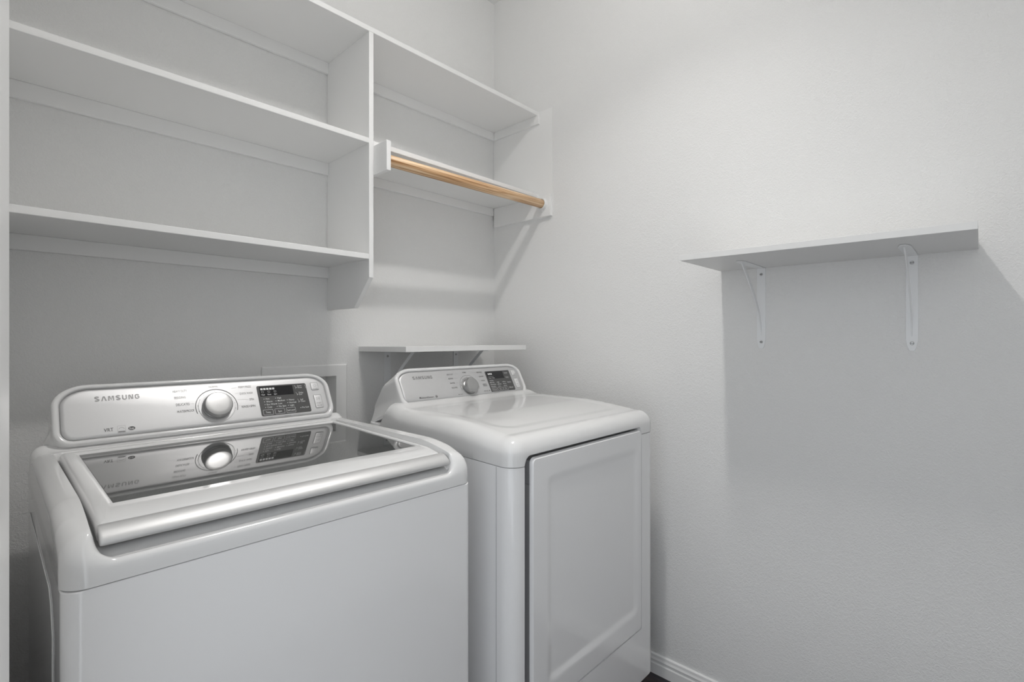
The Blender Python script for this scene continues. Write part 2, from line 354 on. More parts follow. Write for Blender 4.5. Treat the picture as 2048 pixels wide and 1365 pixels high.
# ------------------------------------------------------------------ appliance shells
def shell(name, W_, D_, R, zfun, zseam, place, m, n=0.0035, inner_ledge=0.03):
    """moulded top: a height field over a rounded rectangle with a vertical skirt. zfun(x,y,d)->z, zseam(x,y)->skirt bottom"""
    xs = np.linspace(0, W_, int(W_/n)+1); ys = np.linspace(0, D_, int(D_/n)+1)
    # pull in a few lines close to the edge for the roll
    def refine(a, Lh):
        e = np.array([0, .0006, .0014, .0025, .004, .006, .0085, .011]); a = a[(a > .013) & (a < Lh-.013)]
        return np.concatenate([e, a, Lh-e[::-1]])
    xs = refine(xs, W_); ys = refine(ys, D_)
    X, Y = np.meshgrid(xs, ys)
    def corner(X, Y, cx, cy, sx, sy):
        s = (X-cx)*sx; t = (Y-cy)*sy; msk = (s > 0) & (t > 0)
        mm = np.maximum(s, t); mn = np.minimum(s, t)
        ang = (math.pi/4)*np.where(mm > 0, mn/np.maximum(mm, 1e-9), 0)
        a = np.where(s >= t, ang, math.pi/2-ang)
        return np.where(msk, cx+sx*mm*np.cos(a), X), np.where(msk, cy+sy*mm*np.sin(a), Y)
    X2, Y2 = X.copy(), Y.copy()
    for cx, sx in ((R, -1), (W_-R, 1)):
        for cy, sy in ((R, -1), (D_-R, 1)):
            X2, Y2 = corner(X2, Y2, cx, cy, sx, sy)
    qx = np.abs(X2-W_/2)-(W_/2-R); qy = np.abs(Y2-D_/2)-(D_/2-R)
    d = -(np.hypot(np.maximum(qx, 0), np.maximum(qy, 0))+np.minimum(np.maximum(qx, qy), 0)-R)
    d = np.maximum(d, 0)
    Z = zfun(X2, Y2, d)
    ny, nx = X2.shape
    V = [place(a, b, c) for a, b, c in zip(X2.ravel(), Y2.ravel(), Z.ravel())]
    F = [(j*nx+i, j*nx+i+1, (j+1)*nx+i+1, (j+1)*nx+i) for j in range(ny-1) for i in range(nx-1)]
    loop = [(0, i) for i in range(nx)]+[(j, nx-1) for j in range(1, ny)]+[(ny-1, i) for i in range(nx-2, -1, -1)]+[(j, 0) for j in range(ny-2, 0, -1)]
    ids = [j*nx+i for j, i in loop]; nl = len(ids)
    for lev in (0.5, 0.03, 0.0, 'in'):
        base = len(V)
        for k, (j, i) in enumerate(loop):
            x, y, z = X2[j, i], Y2[j, i], Z[j, i]; zb = zseam(x, y); zz = zb+(z-zb)*(lev if lev != 'in' else 0)
            if lev == 'in':
                x = W_/2+(x-W_/2)*(1-2*inner_ledge/W_); y = D_/2+(y-D_/2)*(1-2*inner_ledge/D_)
            elif lev == 0.0:
                x = W_/2+(x-W_/2)*(1-0.0025/W_); y = D_/2+(y-D_/2)*(1-0.0025/D_)
            V.append(place(x, y, zz))
        new = list(range(base, base+nl))
        for k in range(nl): F.append((ids[k], ids[(k+1) % nl], new[(k+1) % nl], new[k]))
        ids = new
    o = mesh(name, V, F, m); o.data.shade_smooth(); o.data.set_sharp_from_angle(angle=R_(50))
    return o

def text_mesh(items, P, w, m, name, parent):
    """items (string, x, z, cap height, align, width or None, bold); P(x,z,w) gives the point on the panel"""
    V, F = [], []
    for s, x, z, cap, al, width, bold in items:
        cu = bpy.data.curves.new('t', 'FONT'); cu.body = s; cu.size = 1.0; cu.offset = bold; cu.resolution_u = 2
        ob_ = bpy.data.objects.new('t', cu); me = bpy.data.meshes.new_from_object(ob_)
        co = np.array([v.co[:] for v in me.vertices])
        if len(co):
            x0, x1 = co[:, 0].min(), co[:, 0].max(); sc = cap/0.70
            sx = width/(x1-x0) if width else sc*1.05
            off = {'L': x0, 'C': (x0+x1)/2, 'R': x1}[al]
            n0 = len(V)
            for c in co: V.append(P(x+(c[0]-off)*sx, z+c[1]*sc, w))
            F += [tuple(n0+i for i in p.vertices) for p in me.polygons]
        bpy.data.objects.remove(ob_); bpy.data.curves.remove(cu); bpy.data.meshes.remove(me)
    return V, F

def brand_logo(x0, z0, h, width, P, w):
    """seven bold letters drawn as strokes, the A without its bar"""
    def arc_(cx, cy, rx, ry, a0, a1, n=9): return [(cx+rx*math.cos(R_(a)), cy+ry*math.sin(R_(a))) for a in np.linspace(a0, a1, n)]
    t = 0.21
    Sx = arc_(0.42, 0.74, 0.31, 0.165, 15, 255, 12)+arc_(0.44, 0.26, 0.31, 0.165, 75, -165, 12)
    L = [('S', [Sx], 0.86), ('A', [[(0.10, 0.0), (0.40, 0.90), (0.52, 0.90), (0.82, 0.0)]], 0.92), ('M', [[(0.12, 0.0), (0.12, 0.92), (0.26, 0.92), (0.50, 0.16), (0.74, 0.92), (0.88, 0.92), (0.88, 0.0)]], 1.0),
         ('S', [Sx], 0.86), ('U', [[(0.12, 1.0), (0.12, 0.32)]+arc_(0.42, 0.32, 0.30, 0.215, 180, 360, 11)+[(0.72, 1.0)]], 0.84),
         ('N', [[(0.12, 0.0), (0.12, 0.92), (0.25, 0.92), (0.61, 0.08), (0.74, 0.08), (0.74, 1.0)]], 0.86), ('G', [arc_(0.43, 0.70, 0.31, 0.20, 20, 180, 9)+arc_(0.43, 0.31, 0.31, 0.205, 180, 360, 11)+[(0.74, 0.50), (0.46, 0.50)]], 0.84)]
    gap = 0.22; tot = sum(l[2] for l in L)+gap*6; k = width/tot; out = []; x = x0
    for _, sts, wd in L:
        for p in sts: out.append(stroke([(x+a*k, z0+b*h) for a, b in p], P, w, t*k*0.98))
        x += (wd+gap)*k
    return join(out)
def stroke(pts, P, w, th, closed=False):
    """flat line of width th through panel points"""
    V, F = [], []; n = len(pts)
    for i, p in enumerate(pts):
        a = pts[(i-1) % n] if (closed or i > 0) else p; b = pts[(i+1) % n] if (closed or i < n-1) else p
        tx, tz = b[0]-a[0], b[1]-a[1]; l = math.hypot(tx, tz) or 1; nx, nz = -tz/l*th/2, tx/l*th/2
        V += [P(p[0]+nx, p[1]+nz, w), P(p[0]-nx, p[1]-nz, w)]
    for i in range(n if closed else n-1):
        j = (i+1) % n; F.append((2*i, 2*i+1, 2*j+1, 2*j))
    return V, F
def disc(cx, cz, rx, rz, P, w, n=20):
    return [P(cx+rx*math.cos(2*math.pi*i/n), cz+rz*math.sin(2*math.pi*i/n), w) for i in range(n)], [tuple(range(n))]
def quad(x0, x1, z0, z1, P, w): return [P(x0, z0, w), P(x1, z0, w), P(x1, z1, w), P(x0, z1, w)], [(0, 1, 2, 3)]
def rr(x0, x1, z0, z1, r, n=4):
    p = []
    for cx, cz, a0 in ((x1-r, z1-r, 0), (x0+r, z1-r, 90), (x0+r, z0+r, 180), (x1-r, z0+r, 270)):
        for i in range(n+1): a = R_(a0+90*i/n); p.append((cx+r*math.cos(a), cz+r*math.sin(a)))
    return p

def make_console(parent, par, tilt, y0, z0, out, pan, rear, body, zbody, cfg):
    """backguard: bezel loft, panel, knob, display, buttons, printing"""
    s = math.sqrt(1+tilt*tilt); N = Vector((0, -1/s, tilt/s))
    def P(x, z, w=0.0): return (x, y0+(z-z0)*tilt+N.y*w, z+N.z*w)
    ox0, ox1, oz0, oz1 = out
    def ring(ins, w):
        return [P(x, z, w) for x, z in rrect(ox0+ins, ox1-ins, oz0+ins*.8, oz1-ins*.8, cfg['rb']-ins*.6, cfg['rb']-ins*.6, cfg['rtx']-ins, cfg['rtz']-ins*.7)]
    px = ox0-pan[0]
    pin = pan[0]-ox0
    rings = [ring(pin+0.003, -0.006), ring(pin, -0.004), ring(pin-0.0005, -0.0005), ring(pin-0.003, 0.0015), ring(pin*.5, 0.0022), ring(pin*.22, 0.0012), ring(0.0008, -0.0012), ring(0, -0.004)]
    last = rings[-1]; yr, ztr, zbr = rear
    K = 14
    zb_, zt_ = oz0, oz1
    def flare(z, zb): # 1 at the body, 0 on the console side, concave
        t = min(1, max(0, (z-zb)/(cfg['flare'])));  return (1-t)**2.2
    for k in range(1, K+1):
        u = k/K; rg = []
        for (x, y, z) in last:
            fz = (z-zb_)/(zt_-zb_)
            zr = zbr+(ztr-zbr)*max(0, fz)**0.9
            # rear surface leans forward towards the top
            yrr = yr-cfg['lean']*min(1.0, max(0, (zr-(ztr-0.11))/0.11))
            yy = y+(yrr-y)*u; up = math.sin(min(1, u*1.0)*math.pi/2)
            zz = z+(zr-z)*(u if fz < .9 else u**1.6)
            xb0, xb1 = body(yy)
            side = sstep(0.0, 1.0, u*2.6)
            c = (ox0+ox1)/2; fx = (x-c)/((ox1-ox0)/2)
            g = flare(zz, zbody+0.050*(1-u))*side
            if fx < 0: xx = x+((xb0-0.0006)-ox0)*g*min(1, abs(fx))
            else: xx = x+((xb1+0.0006)-ox1)*g*min(1, abs(fx))
            rg.append((xx, yy, zz))
        rings.append(rg)
    con = mesh('control_console', *loft(rings, False, True), M_plastic); con.data.shade_smooth(); con.data.set_sharp_from_angle(angle=R_(60)); reparent(con, parent)
    def sub(name, VF, m, smooth=None, bev=None, label=None):
        o = mesh(name, *VF, m, None, smooth)
        if bev: bevel(o, bev)
        o.parent = con
        if label: o['label'] = label
        return o
    # brushed panel, pillowed at its rim
    pr = [ring(pin+0.0014, -0.0045), ring(pin+0.0022, -0.0020), ring(pin+0.0045, -0.0007), ring(pin+0.009, 0.0)]
    sub('control_panel', loft(pr, False, True), M_silver, 50, label='brushed silver control panel')
    w = 0.00035
    kx, kz = cfg['knob']; kr = cfg['kr']
    # knob ring, body, cap
    T = Matrix(((1, 0, 0), (0, tilt/s, -1/s), (0, 1/s, tilt/s))).transposed()
    XA = Vector((1, 0, 0)); YA = Vector((0, tilt/s, 1/s)); O = Vector(P(kx, kz, 0.0))
    def LT(VF): return [tuple(O+XA*a+YA*b+N*c) for a, b, c in VF[0]], VF[1]
    kh = cfg['kh']
    sub('knob_ring', LT(lathe([(kr*1.02, 0.0002), (kr*1.22, 0.0003), (kr*1.24, 0.0010), (kr*1.20, 0.0013), (kr*1.04, 0.0008)], 56)), M_chrome if cfg['chrome'] else M_silver, 40)
    kn = sub('control_knob', LT(lathe([(kr*.99, 0.0), (kr, 0.003), (kr*.985, kh*.25), (kr*.93, kh*.30), (kr*.93, kh*.36), (kr*.985, kh*.42), (kr*.95, kh*.90), (kr*.93, kh*.95), (kr*.90, kh)], 64)), M_knobside if not cfg['chrome'] else M_chrome, 30)
    sub('knob_cap', LT(lathe([(kr*.92, kh*.93), (kr*.90, kh*1.01), (kr*.84, kh*1.035), (kr*.6, kh*1.05), (kr*.3, kh*1.06), (0.0005, kh*1.065)], 64)), M_chrome, 40)
    # dark arc and tick marks round the knob
    prn = []
    ar = cfg['arc']
    pts = [(kx+ar*math.cos(R_(a)), kz+ar/s*math.sin(R_(a))) for a in np.linspace(-18, 198, 50)]
    prn.append(stroke(pts, P, w, 0.0015 if not cfg['chrome'] else 0.0007))
    for a in (-12, 8, 30, 52, 90, 128, 150, 172, 192):
        prn.append(stroke([(kx+ar*q*math.cos(R_(a)), kz+ar/s*q*math.sin(R_(a))) for q in (0.80, 0.91)], P, w, 0.0011 if not cfg['chrome'] else 0.0006))
    sub('dial_marks', join(prn), M_ink)
    for it in cfg['dark']: sub('printed_word', text_mesh([it], P, w, M_ink, '', None), M_ink)
    for it in cfg['white_on_dark']: sub('printed_word', text_mesh([it], P, w+0.0002, M_ink, '', None), M_whiteink)
    for e in cfg['extra_dark']: sub('printed_symbol', e(P, w), M_ink)
    for it in cfg['faint']: sub('printed_word', text_mesh([it], P, w, M_ink, '', None), M_inkfaint)
    for a, b in cfg['leaders']: sub('leader_line', stroke([a, b], P, w, 0.0003), M_inkfaint)
    sub('brand_lettering', brand_logo(*cfg['logo'], P, 0.0005), M_logo)
    # display
    dx0, dx1, dz0, dz1 = cfg['disp']
    dp = [[P(x, z, ww) for x, z in rr(dx0+i, dx1-i, dz0+i, dz1-i, 0.004)] for i, ww in ((0, 0.0001), (0, 0.0006), (0.0005, 0.0009))]
    sub('display_panel', loft(dp, False, True), M_disp, label='dark grey display with white legends')
    b0, b1, c0, c1 = cfg['black']
    sub('display_window', quad(b0, b1, c0, c1, P, 0.0011), M_black)
    prn = [text_mesh(cfg['white'], P, 0.0013, M_whiteink, '', None)]
    for f_ in cfg['dots']: prn.append(disc(f_[0], f_[1], 0.0011, 0.0010, P, 0.0013, 8))
    for x0_, x1_, z0_, z1_ in cfg['frames']: prn.append(stroke(rr(x0_, x1_, z0_, z1_, 0.0015, 3), P, 0.0013, 0.0006, True))
    for x0_, x1_, z0_, z1_ in cfg['icons']: prn.append(quad(x0_, x1_, z0_, z1_, P, 0.0013))
    for l_ in cfg['lines']: prn.append(stroke(l_, P, 0.0013, 0.0005))
    sub('display_legends', join(prn), M_whiteink)
    for nm, (x0_, x1_, z0_, z1_) in cfg['buttons']:
        bt = [[P(x, z, ww) for x, z in rr(x0_-i, x1_+i, z0_-i, z1_+i, 0.002)] for i, ww in ((0.0006, 0.0001), (0.0006, 0.0006), (0, 0.0014), (-0.0015, 0.0016))]
        sub(nm, loft(bt, False, True), M_silver if not cfg['chrome'] else M_plastic, 40)
        sub('button_outline', stroke(rr(x0_-0.0008, x1_+0.0008, z0_-0.0008, z1_+0.0008, 0.0022), P, 0.0003, 0.0006, True), M_ink)
    sub('power_symbol', join([text_mesh(cfg['btext'][:1], P, 0.0018, M_ink, '', None)]+[stroke(l_, P, 0.0018, 0.0006) for l_ in cfg['blines'][:2]]), M_inkfaint)
    sub('start_symbol', join([text_mesh(cfg['btext'][1:], P, 0.0018, M_ink, '', None)]+[stroke(l_, P, 0.0018, 0.0006) for l_ in cfg['blines'][2:]]), M_inkfaint)
    return con

def arcpts(cx, cz, r, a0, a1, n=16, k=0.88): return [(cx+r*math.cos(R_(a)), cz+r*k*math.sin(R_(a))) for a in np.linspace(a0, a1, n)]
def play_pause(cx, cz, h):
    return [[(cx-h, cz-h*.8), (cx-h, cz+h*.8), (cx+h*.15, cz), (cx-h, cz-h*.8)], [(cx+h*.45, cz-h*.8), (cx+h*.45, cz+h*.8)], [(cx+h*.95, cz-h*.8), (cx+h*.95, cz+h*.8)]]

# ------------------------------------------------------------------ washing machine
wx0, wx1, wy0, wy1 = 0.0638, 0.7500, 0.8290, 1.5200
washer = empty('washing_machine', (0.407, 1.17, 0), 'white top-load washing machine with dark glass lid and silver control panel', 'washing machine')
ZW = 0.881
def rounded(x0, x1, y0, y1, r, n=8):
    p = []
    for cx, cy, a0 in ((x1-r, y1-r, 0), (x0+r, y1-r, 90), (x0+r, y0+r, 180), (x1-r, y0+r, 270)):
        for i in range(n+1): a = R_(a0+90*i/n); p.append((cx+r*math.cos(a), cy+r*math.sin(a)))
    return p
o = mesh('cabinet', *join([prism(rounded(wx0+0.001, wx1-0.001, wy0+0.001, wy1, 0.022), 'z', 0.03, ZW-0.0012),
                           prism(rounded(wx0+0.008, wx1-0.008, wy0+0.008, wy1-0.01, 0.02), 'z', ZW-0.0012, ZW+0.012)]), M_enamel, None, 40); bevel(o, 0.0015); reparent(o, washer)
# pressed side panels
for sx, xx in ((-1, wx0+0.001), (1, wx1-0.001)):
    poly = [(0.93, 0.10), (1.44, 0.10), (1.44, 0.84), (0.985, 0.84), (0.955, 0.825), (0.93, 0.79)]
    o = mesh('side_panel', *prism(poly, 'x', min(xx, xx+sx*0.0018), max(xx, xx+sx*0.0018)), M_enamel); bevel(o, 0.0012); reparent(o, washer)
for fx in (0.11, 0.70):
    for fy in (0.88, 1.46):
        vv, ff = lathe([(0, 0.0), (0.02, 0.0), (0.022, 0.008), (0.012, 0.01), (0.012, 0.032), (0, 0.032)], 20)
        o = mesh('foot', [(fx+a, fy+b, c) for a, b, c in vv], ff, M_darkgap); reparent(o, washer)
LX0, LX1, LY0, LY1 = 0.1015, 0.6990, 0.845, 1.378
def washer_top(x, y, d):
    X = x+wx0; Y = y+wy0; drop = sstep(1.425, 1.48, Y)
    top = 0.9655+0*X
    # the arms sink in a long curve to the front
    t = np.clip((0.975-Y)/(0.975-wy0), 0, 1)
    top = top-0.0245*t**1.6
    # rise into the console
    top = top+0.015*sstep(1.385, 1.44, Y)**1.3
    # roll at the outer edge; softer at the front
    r = 0.022+0.018*np.clip((0.90-Y)/0.07, 0, 1)
    q = np.clip(d/r, 0, 1); roll = r*(1-np.sqrt(np.maximum(0, 1-(1-q)**2)))
    z = top-roll
    # recess for the lid
    rr_ = 0.030
    cx, cy = (LX0+LX1)/2, (LY0-0.2+LY1+0.004)/2; hx, hy = (LX1-LX0)/2+0.003, (LY1+0.004-LY0+0.2)/2
    qx = np.abs(X-cx)-(hx-0.012); qy = np.abs(Y-cy)-(hy-0.012)
    sd = np.hypot(np.maximum(qx, 0), np.maximum(qy, 0))+np.minimum(np.maximum(qx, qy), 0)-0.012
    soft = 0.0035+0.020*np.clip((0.856-Y)/0.018, 0, 1)
    inside = 1-sstep(-soft, soft*0.6, sd)
    floor_ = 0.935-0.035*sstep(1.0, 0.90, Y)
    # front lip
    lipz = 0.9105
    pocket = lipz-0.003*sstep(0.836, 0.842, Y)+0.0115*sstep(0.842, 0.868, Y)+0.008*sstep(0.90, 0.95, Y)
    df = np.clip(Y-wy0, 0, 1); rl = 0.009; ql = np.clip(df/rl, 0, 1); liproll = rl*(1-np.sqrt(np.maximum(0, 1-(1-ql)**2)))
    pocket = pocket-liproll
    z = z*(1-inside)+np.minimum(pocket, z)*inside
    return z*(1-drop)+np.minimum(z, 0.915)*drop
o = shell('top_cover', wx1-wx0, wy1-wy0, 0.030, washer_top, lambda x, y: ZW, lambda x, y, z: (x+wx0, y+wy0, z), M_plastic); reparent(o, washer)

# lid: frame lofted round the glass
def zl(y): return 0.9565+(y-0.942)*0.022-0.010*max(0, (0.93-y)/0.06)**2
GX0, GX1, GY0, GY1 = 0.1325, 0.6812, 0.942, 1.347
def lring(x0, x1, y0, y1, r, dz, n=8, m=16):
    out = []
    base = rrect(x0, x1, y0, y1, r, r, r, r, n, m)
    return [(x, y, zl(y)+dz) for x, y in base]
fr_y0 = 0.871
outer = [(LX0+0.003, LX1-0.002, fr_y0, LY1)]
rings = [lring(LX0+0.003, LX1-0.002, fr_y0, LY1, 0.008, -0.022), lring(LX0+0.003, LX1-0.002, fr_y0, LY1, 0.008, -0.009), lring(LX0+0.0045, LX1-0.0035, fr_y0+0.0015, LY1-0.002, 0.007, -0.004),
         lring(LX0+0.008, LX1-0.007, fr_y0+0.005, LY1-0.006, 0.006, -0.0008), lring(LX0+0.013, LX1-0.0095, fr_y0+0.012, LY1-0.012, 0.005, 0.0),
         lring(GX0-0.0085, GX1+0.004, GY0-0.004, GY1+0.006, 0.004, 0.0005), lring(GX0-0.0045, GX1+0.002, GY0-0.0012, GY1+0.003, 0.003, -0.0006), lring(GX0, GX1, GY0, GY1, 0.002, -0.0035), lring(GX0, GX1, GY0, GY1, 0.002, -0.010)]
lid = mesh('lid', *loft(rings, True, True), M_plastic, None, 45); reparent(lid, washer)
gl = lring(GX0+0.0003, GX1-0.0003, GY0+0.0003, GY1-0.0003, 0.002, -0.0032); gl2 = lring(GX0+0.0003, GX1-0.0003, GY0+0.0003, GY1-0.0003, 0.002, -0.008)
# flat pane
a0 = 0.9565-0.0032
pane = lambda r_: [(x, y, 0.9565+(y-0.942)*0.022+dz) for (x, y, _), dz in [((p[0], p[1], p[2]), r_) for p in gl]]
g = mesh('lid_glass', *loft([pane(-0.008), pane(-0.0032)], True, True), M_glass); g.parent = lid; g['label'] = 'dark mirror-like lid glass'
hp = [(0.8740, 0.9475), (0.8705, 0.9480), (0.8640, 0.9464), (0.8565, 0.9427), (0.8500, 0.9380), (0.8460, 0.9335), (0.8445, 0.9300), (0.8450, 0.9272), (0.8475, 0.9255), (0.8520, 0.9250), (0.8600, 0.9265), (0.8740, 0.9320)]
cy_, cz_ = 0.862, 0.937
def hr(x, k): return [(x, cy_+(y-cy_)*k, cz_+(z-cz_)*k) for y, z in hp]
hx0, hx1 = LX0+0.0025, LX1-0.0015
h = mesh('lid_handle', *loft([hr(hx0, .90), hr(hx0+.0006, .96), hr(hx0+.002, .99), hr(hx0+.004, 1.0), hr(hx1-.004, 1.0), hr(hx1-.002, .99), hr(hx1-.0006, .96), hr(hx1, .90)]), M_handle, None, 50); h.parent = lid; h['label'] = 'sparkling silver lid handle'

def he_logo(cx, cz):
    def f(P, w):
        return disc(cx, cz, 0.0066, 0.0040, P, w, 20)
    return f
def estar(x0, x1, z0, z1):
    def f(P, w):
        return join([stroke([(x0, z0), (x1, z0), (x1, z1), (x0, z1)], P, w, 0.0003, True), stroke(arcpts((x0+x1)/2, (z0+z1)/2-0.001, (x1-x0)*.36, 20, 160, 10), P, w, 0.0004),
                     stroke([(x0+0.001, z0+0.0032), (x1-0.001, z0+0.0032)], P, w, 0.0005), stroke([(x0+0.001, z0+0.0017), (x1-0.001, z0+0.0017)], P, w, 0.0010)])
    return f
T_ = 0.0055
cfgW = dict(rb=0.030, rtx=0.064, rtz=0.042, flare=0.062, lean=0.035, knob=(0.4090, 1.0275), kr=0.0340, kh=0.0190, arc=0.0478, chrome=False,
    logo=(0.1680, 1.0602, 0.0104, 0.0825),
    dark=[('VRT', 0.1803, 0.9949, 0.0072, 'L', 0.0165, 0.006), ('WATERPROOF', 0.3209, 1.0205, T_, 'L', 0.0365, 0.003), ('DELICATES', 0.3206, 1.0365, T_, 'L', 0.0288, 0.0), ('RINSE+SPIN', 0.5000, 1.0185, T_, 'R', 0.0340, 0.002)],
    faint=[('HEAVY DUTY', 0.3175, 1.0680, T_, 'L', 0.0300, 0), ('BEDDING', 0.3190, 1.0530, T_, 'L', 0.0240, 0), ('NORMAL', 0.4080, 1.0745, 0.0042, 'C', 0.0220, 0),
           ('PERM PRESS', 0.4980, 1.0685, T_, 'R', 0.0320, 0), ('QUICK WASH', 0.4990, 1.0520, T_, 'R', 0.0330, 0), ('SPIN', 0.4995, 1.0355, T_, 'R', 0.0115, 0),
           ('3 SEC', 0.5330, 0.9860, 0.0030, 'C', 0.0120, 0), ('TOUCH 3 SEC', 0.5790, 0.9862, 0.0030, 'C', 0.0180, 0)],
    leaders=[((0.3500, 1.0395), (0.3600, 1.0385)), ((0.4600, 1.0245), (0.4640, 1.0245)), ((0.4590, 1.0400), (0.4860, 1.0385)), ((0.4560, 1.0560), (0.4640, 1.0560)), ((0.449, 1.0690), (0.4620, 1.0705))],
    white_on_dark=[('he', 0.2298, 0.9948, 0.0046, 'C', 0.0080, 0.004)], extra_dark=[he_logo(0.2298, 0.9971), estar(0.2042, 0.2187, 0.9900, 1.0044)],
    disp=(0.5112, 0.6475, 0.9920, 1.0706), black=(0.5170, 0.6080, 1.0425, 1.0675),
    white=[(t, x, z, 0.0042, 'L', None, 0.004) for t, x, z in (('Hot', 0.5290, 1.0335), ('Warm', 0.5290, 1.0262), ('Eco Warm', 0.5290, 1.0188), ('Cold', 0.5290, 1.0115),
           ('High', 0.5595, 1.0335), ('Medium', 0.5595, 1.0262), ('Low', 0.5595, 1.0188), ('No Spin', 0.5595, 1.0115), ('Heavy', 0.5900, 1.0262), ('Normal', 0.5900, 1.0188), ('Light', 0.5900, 1.0115))]
          + [('Wash', 0.5245, 1.0450, 0.0034, 'C', 0.0095, 0.008), ('Rinse', 0.5410, 1.0450, 0.0034, 'C', 0.0095, 0.008), ('Spin', 0.5575, 1.0450, 0.0034, 'C', 0.0080, 0.008)]
          + [('Temp.', 0.5293, 0.9988, 0.0044, 'C', 0.0130, 0.004), ('Spin', 0.5600, 0.9988, 0.0044, 'C', 0.0100, 0.004), ('Soil Level', 0.5905, 0.9988, 0.0044, 'C', 0.0205, 0.004)]
          + [(t, 0.6225, z, 0.0038, 'L', None, 0.002) for t, z in (('Extra', 1.0625), ('Rinse', 1.0577), ('Delay', 1.0435), ('End', 1.0387), ('Self', 1.0245), ('Clean', 1.0197))] + [('Pre Soak', 0.6225, 1.0030, 0.0038, 'L', None, 0.002)],
    dots=[(0.5245, 1.0355-0.0073*i) for i in range(4)]+[(0.5550, 1.0355-0.0073*i) for i in range(4)]+[(0.5855, 1.0282-0.0073*i) for i in range(3)]+[(0.6185, 1.0600), (0.6185, 1.0410), (0.6185, 1.0220), (0.6185, 1.0045)],
    frames=[(0.5165, 0.5420, 0.9945, 1.0075), (0.5470, 0.5725, 0.9945, 1.0075), (0.5775, 0.6030, 0.9945, 1.0075)],
    icons=[(0.5200+0.0078*i, 0.5260+0.0078*i, 1.0590, 1.0640) for i in range(5)],
    lines=[[(0.6140, 1.0660), (0.6165, 1.0610), (0.6165, 1.0560)], [(0.6140, 1.0470), (0.6165, 1.0430), (0.6165, 1.0380)], [(0.6150, 1.0290), (0.6165, 1.0250), (0.6165, 1.0180)], [(0.6440, 1.0670), (0.6455, 1.0560)]]
          + [[(0.5215+0.0165*i, 1.0555), (0.5222+0.0165*i, 1.0515), (0.5268+0.0165*i, 1.0515), (0.5275+0.0165*i, 1.0555), (0.5215+0.0165*i, 1.0555)] for i in range(3)],
    buttons=[('power_button', (0.6625, 0.6830, 1.0500, 1.0695)), ('start_button', (0.6635, 0.6845, 1.0000, 1.0350))],
    btext=[('POWER', 0.6728, 1.0518, 0.0026, 'C', 0.0150, 0.004), ('START', 0.6740, 1.0105, 0.0036, 'C', 0.0150, 0.004), ('PAUSE', 0.6740, 1.0040, 0.0036, 'C', 0.0150, 0.004)],
    blines=[arcpts(0.6728, 1.0618, 0.0040, 120, 420), [(0.6728, 1.0620), (0.6728, 1.0665)]]+play_pause(0.6740, 1.0245, 0.0048))
make_console(washer, None, 0.55, 1.402, 0.983, (0.0960, 0.7170, 0.9740, 1.0985), (0.1085, 0), (1.520, 1.080, 0.915), lambda y: (wx0, wx1), 0.925, cfgW)

# ------------------------------------------------------------------ dryer
ex0, ex1, ey0, ey1 = 0.8286, 1.5146, 0.7820, 1.5100
KS = 0.06
def sh(x, y): return x+KS*(y-ey0)
dryer = empty('dryer', (1.19, 1.15, 0), 'white front-load clothes dryer with large square door, right of the washing machine', 'dryer')
ZD = 0.9000
nx0, nx1 = 0.8721, 1.4256
def dryer_outline(i, depth=0.035):
    p = rounded(ex0+i, ex1-i, ey0+i, ey1-i, 0.042-i)
    p = p[:27]+[(nx0, ey0+i), (nx0, ey0+depth), (nx1, ey0+depth), (nx1, ey0+i)]+p[27:]
    return [(sh(x, y), y) for x, y in p]
def dryer_plain(i):
    return [(sh(x, y), y) for x, y in rounded(ex0+i, ex1-i, ey0+i, ey1-i, 0.042-i)]
o = mesh('cabinet', *join([prism(dryer_outline(0.001), 'z', 0.2840, ZD-0.0012), prism(dryer_plain(0.001), 'z', 0.119, 0.2840), prism(dryer_outline(0.009), 'z', ZD-0.0012, ZD+0.024)]), M_enamel, None, 40); reparent(o, dryer)
o = mesh('kick_plate', *prism([(sh(x, y), y) for x, y in rounded(ex0+0.06, ex1-0.10, ey0+0.08, ey1-0.05, 0.02)], 'z', 0.03, 0.119), M_inner); reparent(o, dryer)
sy0 = 0.945
poly = [(sy0, 0.16), (1.44, 0.16), (1.44, 0.868), (sy0+0.03, 0.868), (sy0+0.008, 0.855), (sy0, 0.83)]
vv, ff = prism(poly, 'x', -0.0018, 0.0005)
o = mesh('side_panel', [(sh(ex0+0.001, b)+a, b, c) for a, b, c in vv], ff, M_enamel); bevel(o, 0.001); reparent(o, dryer)
for xx, yy in ((ex0+0.0045, ey0+0.022),):
    pass
for fx in (0.92, 1.38):
    for fy in (0.90, 1.42):
        vv, ff = lathe([(0, 0.0), (0.02, 0.0), (0.022, 0.008), (0.012, 0.01), (0.012, 0.032), (0, 0.032)], 20)
        o = mesh('foot', [(fx+a, fy+b, c) for a, b, c in vv], ff, M_darkgap); reparent(o, dryer)
def dryer_top(x, y, d):
    X = x+ex0; Y = y+ey0
    top = 0.9855-0.018*np.clip((1.06-Y)/0.22, 0, 1)**1.5
    top = top+0.012*sstep(1.270, 1.345, Y)**1.5
    r = 0.042; q = np.clip(d/r, 0, 1); roll = r*(1-np.sqrt(np.maximum(0, 1-(1-q)**2)))
    # shallow dished field
    cx, cy = (ex0+ex1)/2, (0.865+1.285)/2; hx, hy, rad = 0.285, 0.205, 0.07
    qx = np.abs(X-cx)-(hx-rad); qy = np.abs(Y-cy)-(hy-rad)
    sd = np.hypot(np.maximum(qx, 0), np.maximum(qy, 0))+np.minimum(np.maximum(qx, qy), 0)-rad
    z = top-roll-0.0020*(1-sstep(-0.030, 0.006, sd)); drop = sstep(1.36, 1.42, Y)
    return z*(1-drop)+np.minimum(z, 0.915)*drop
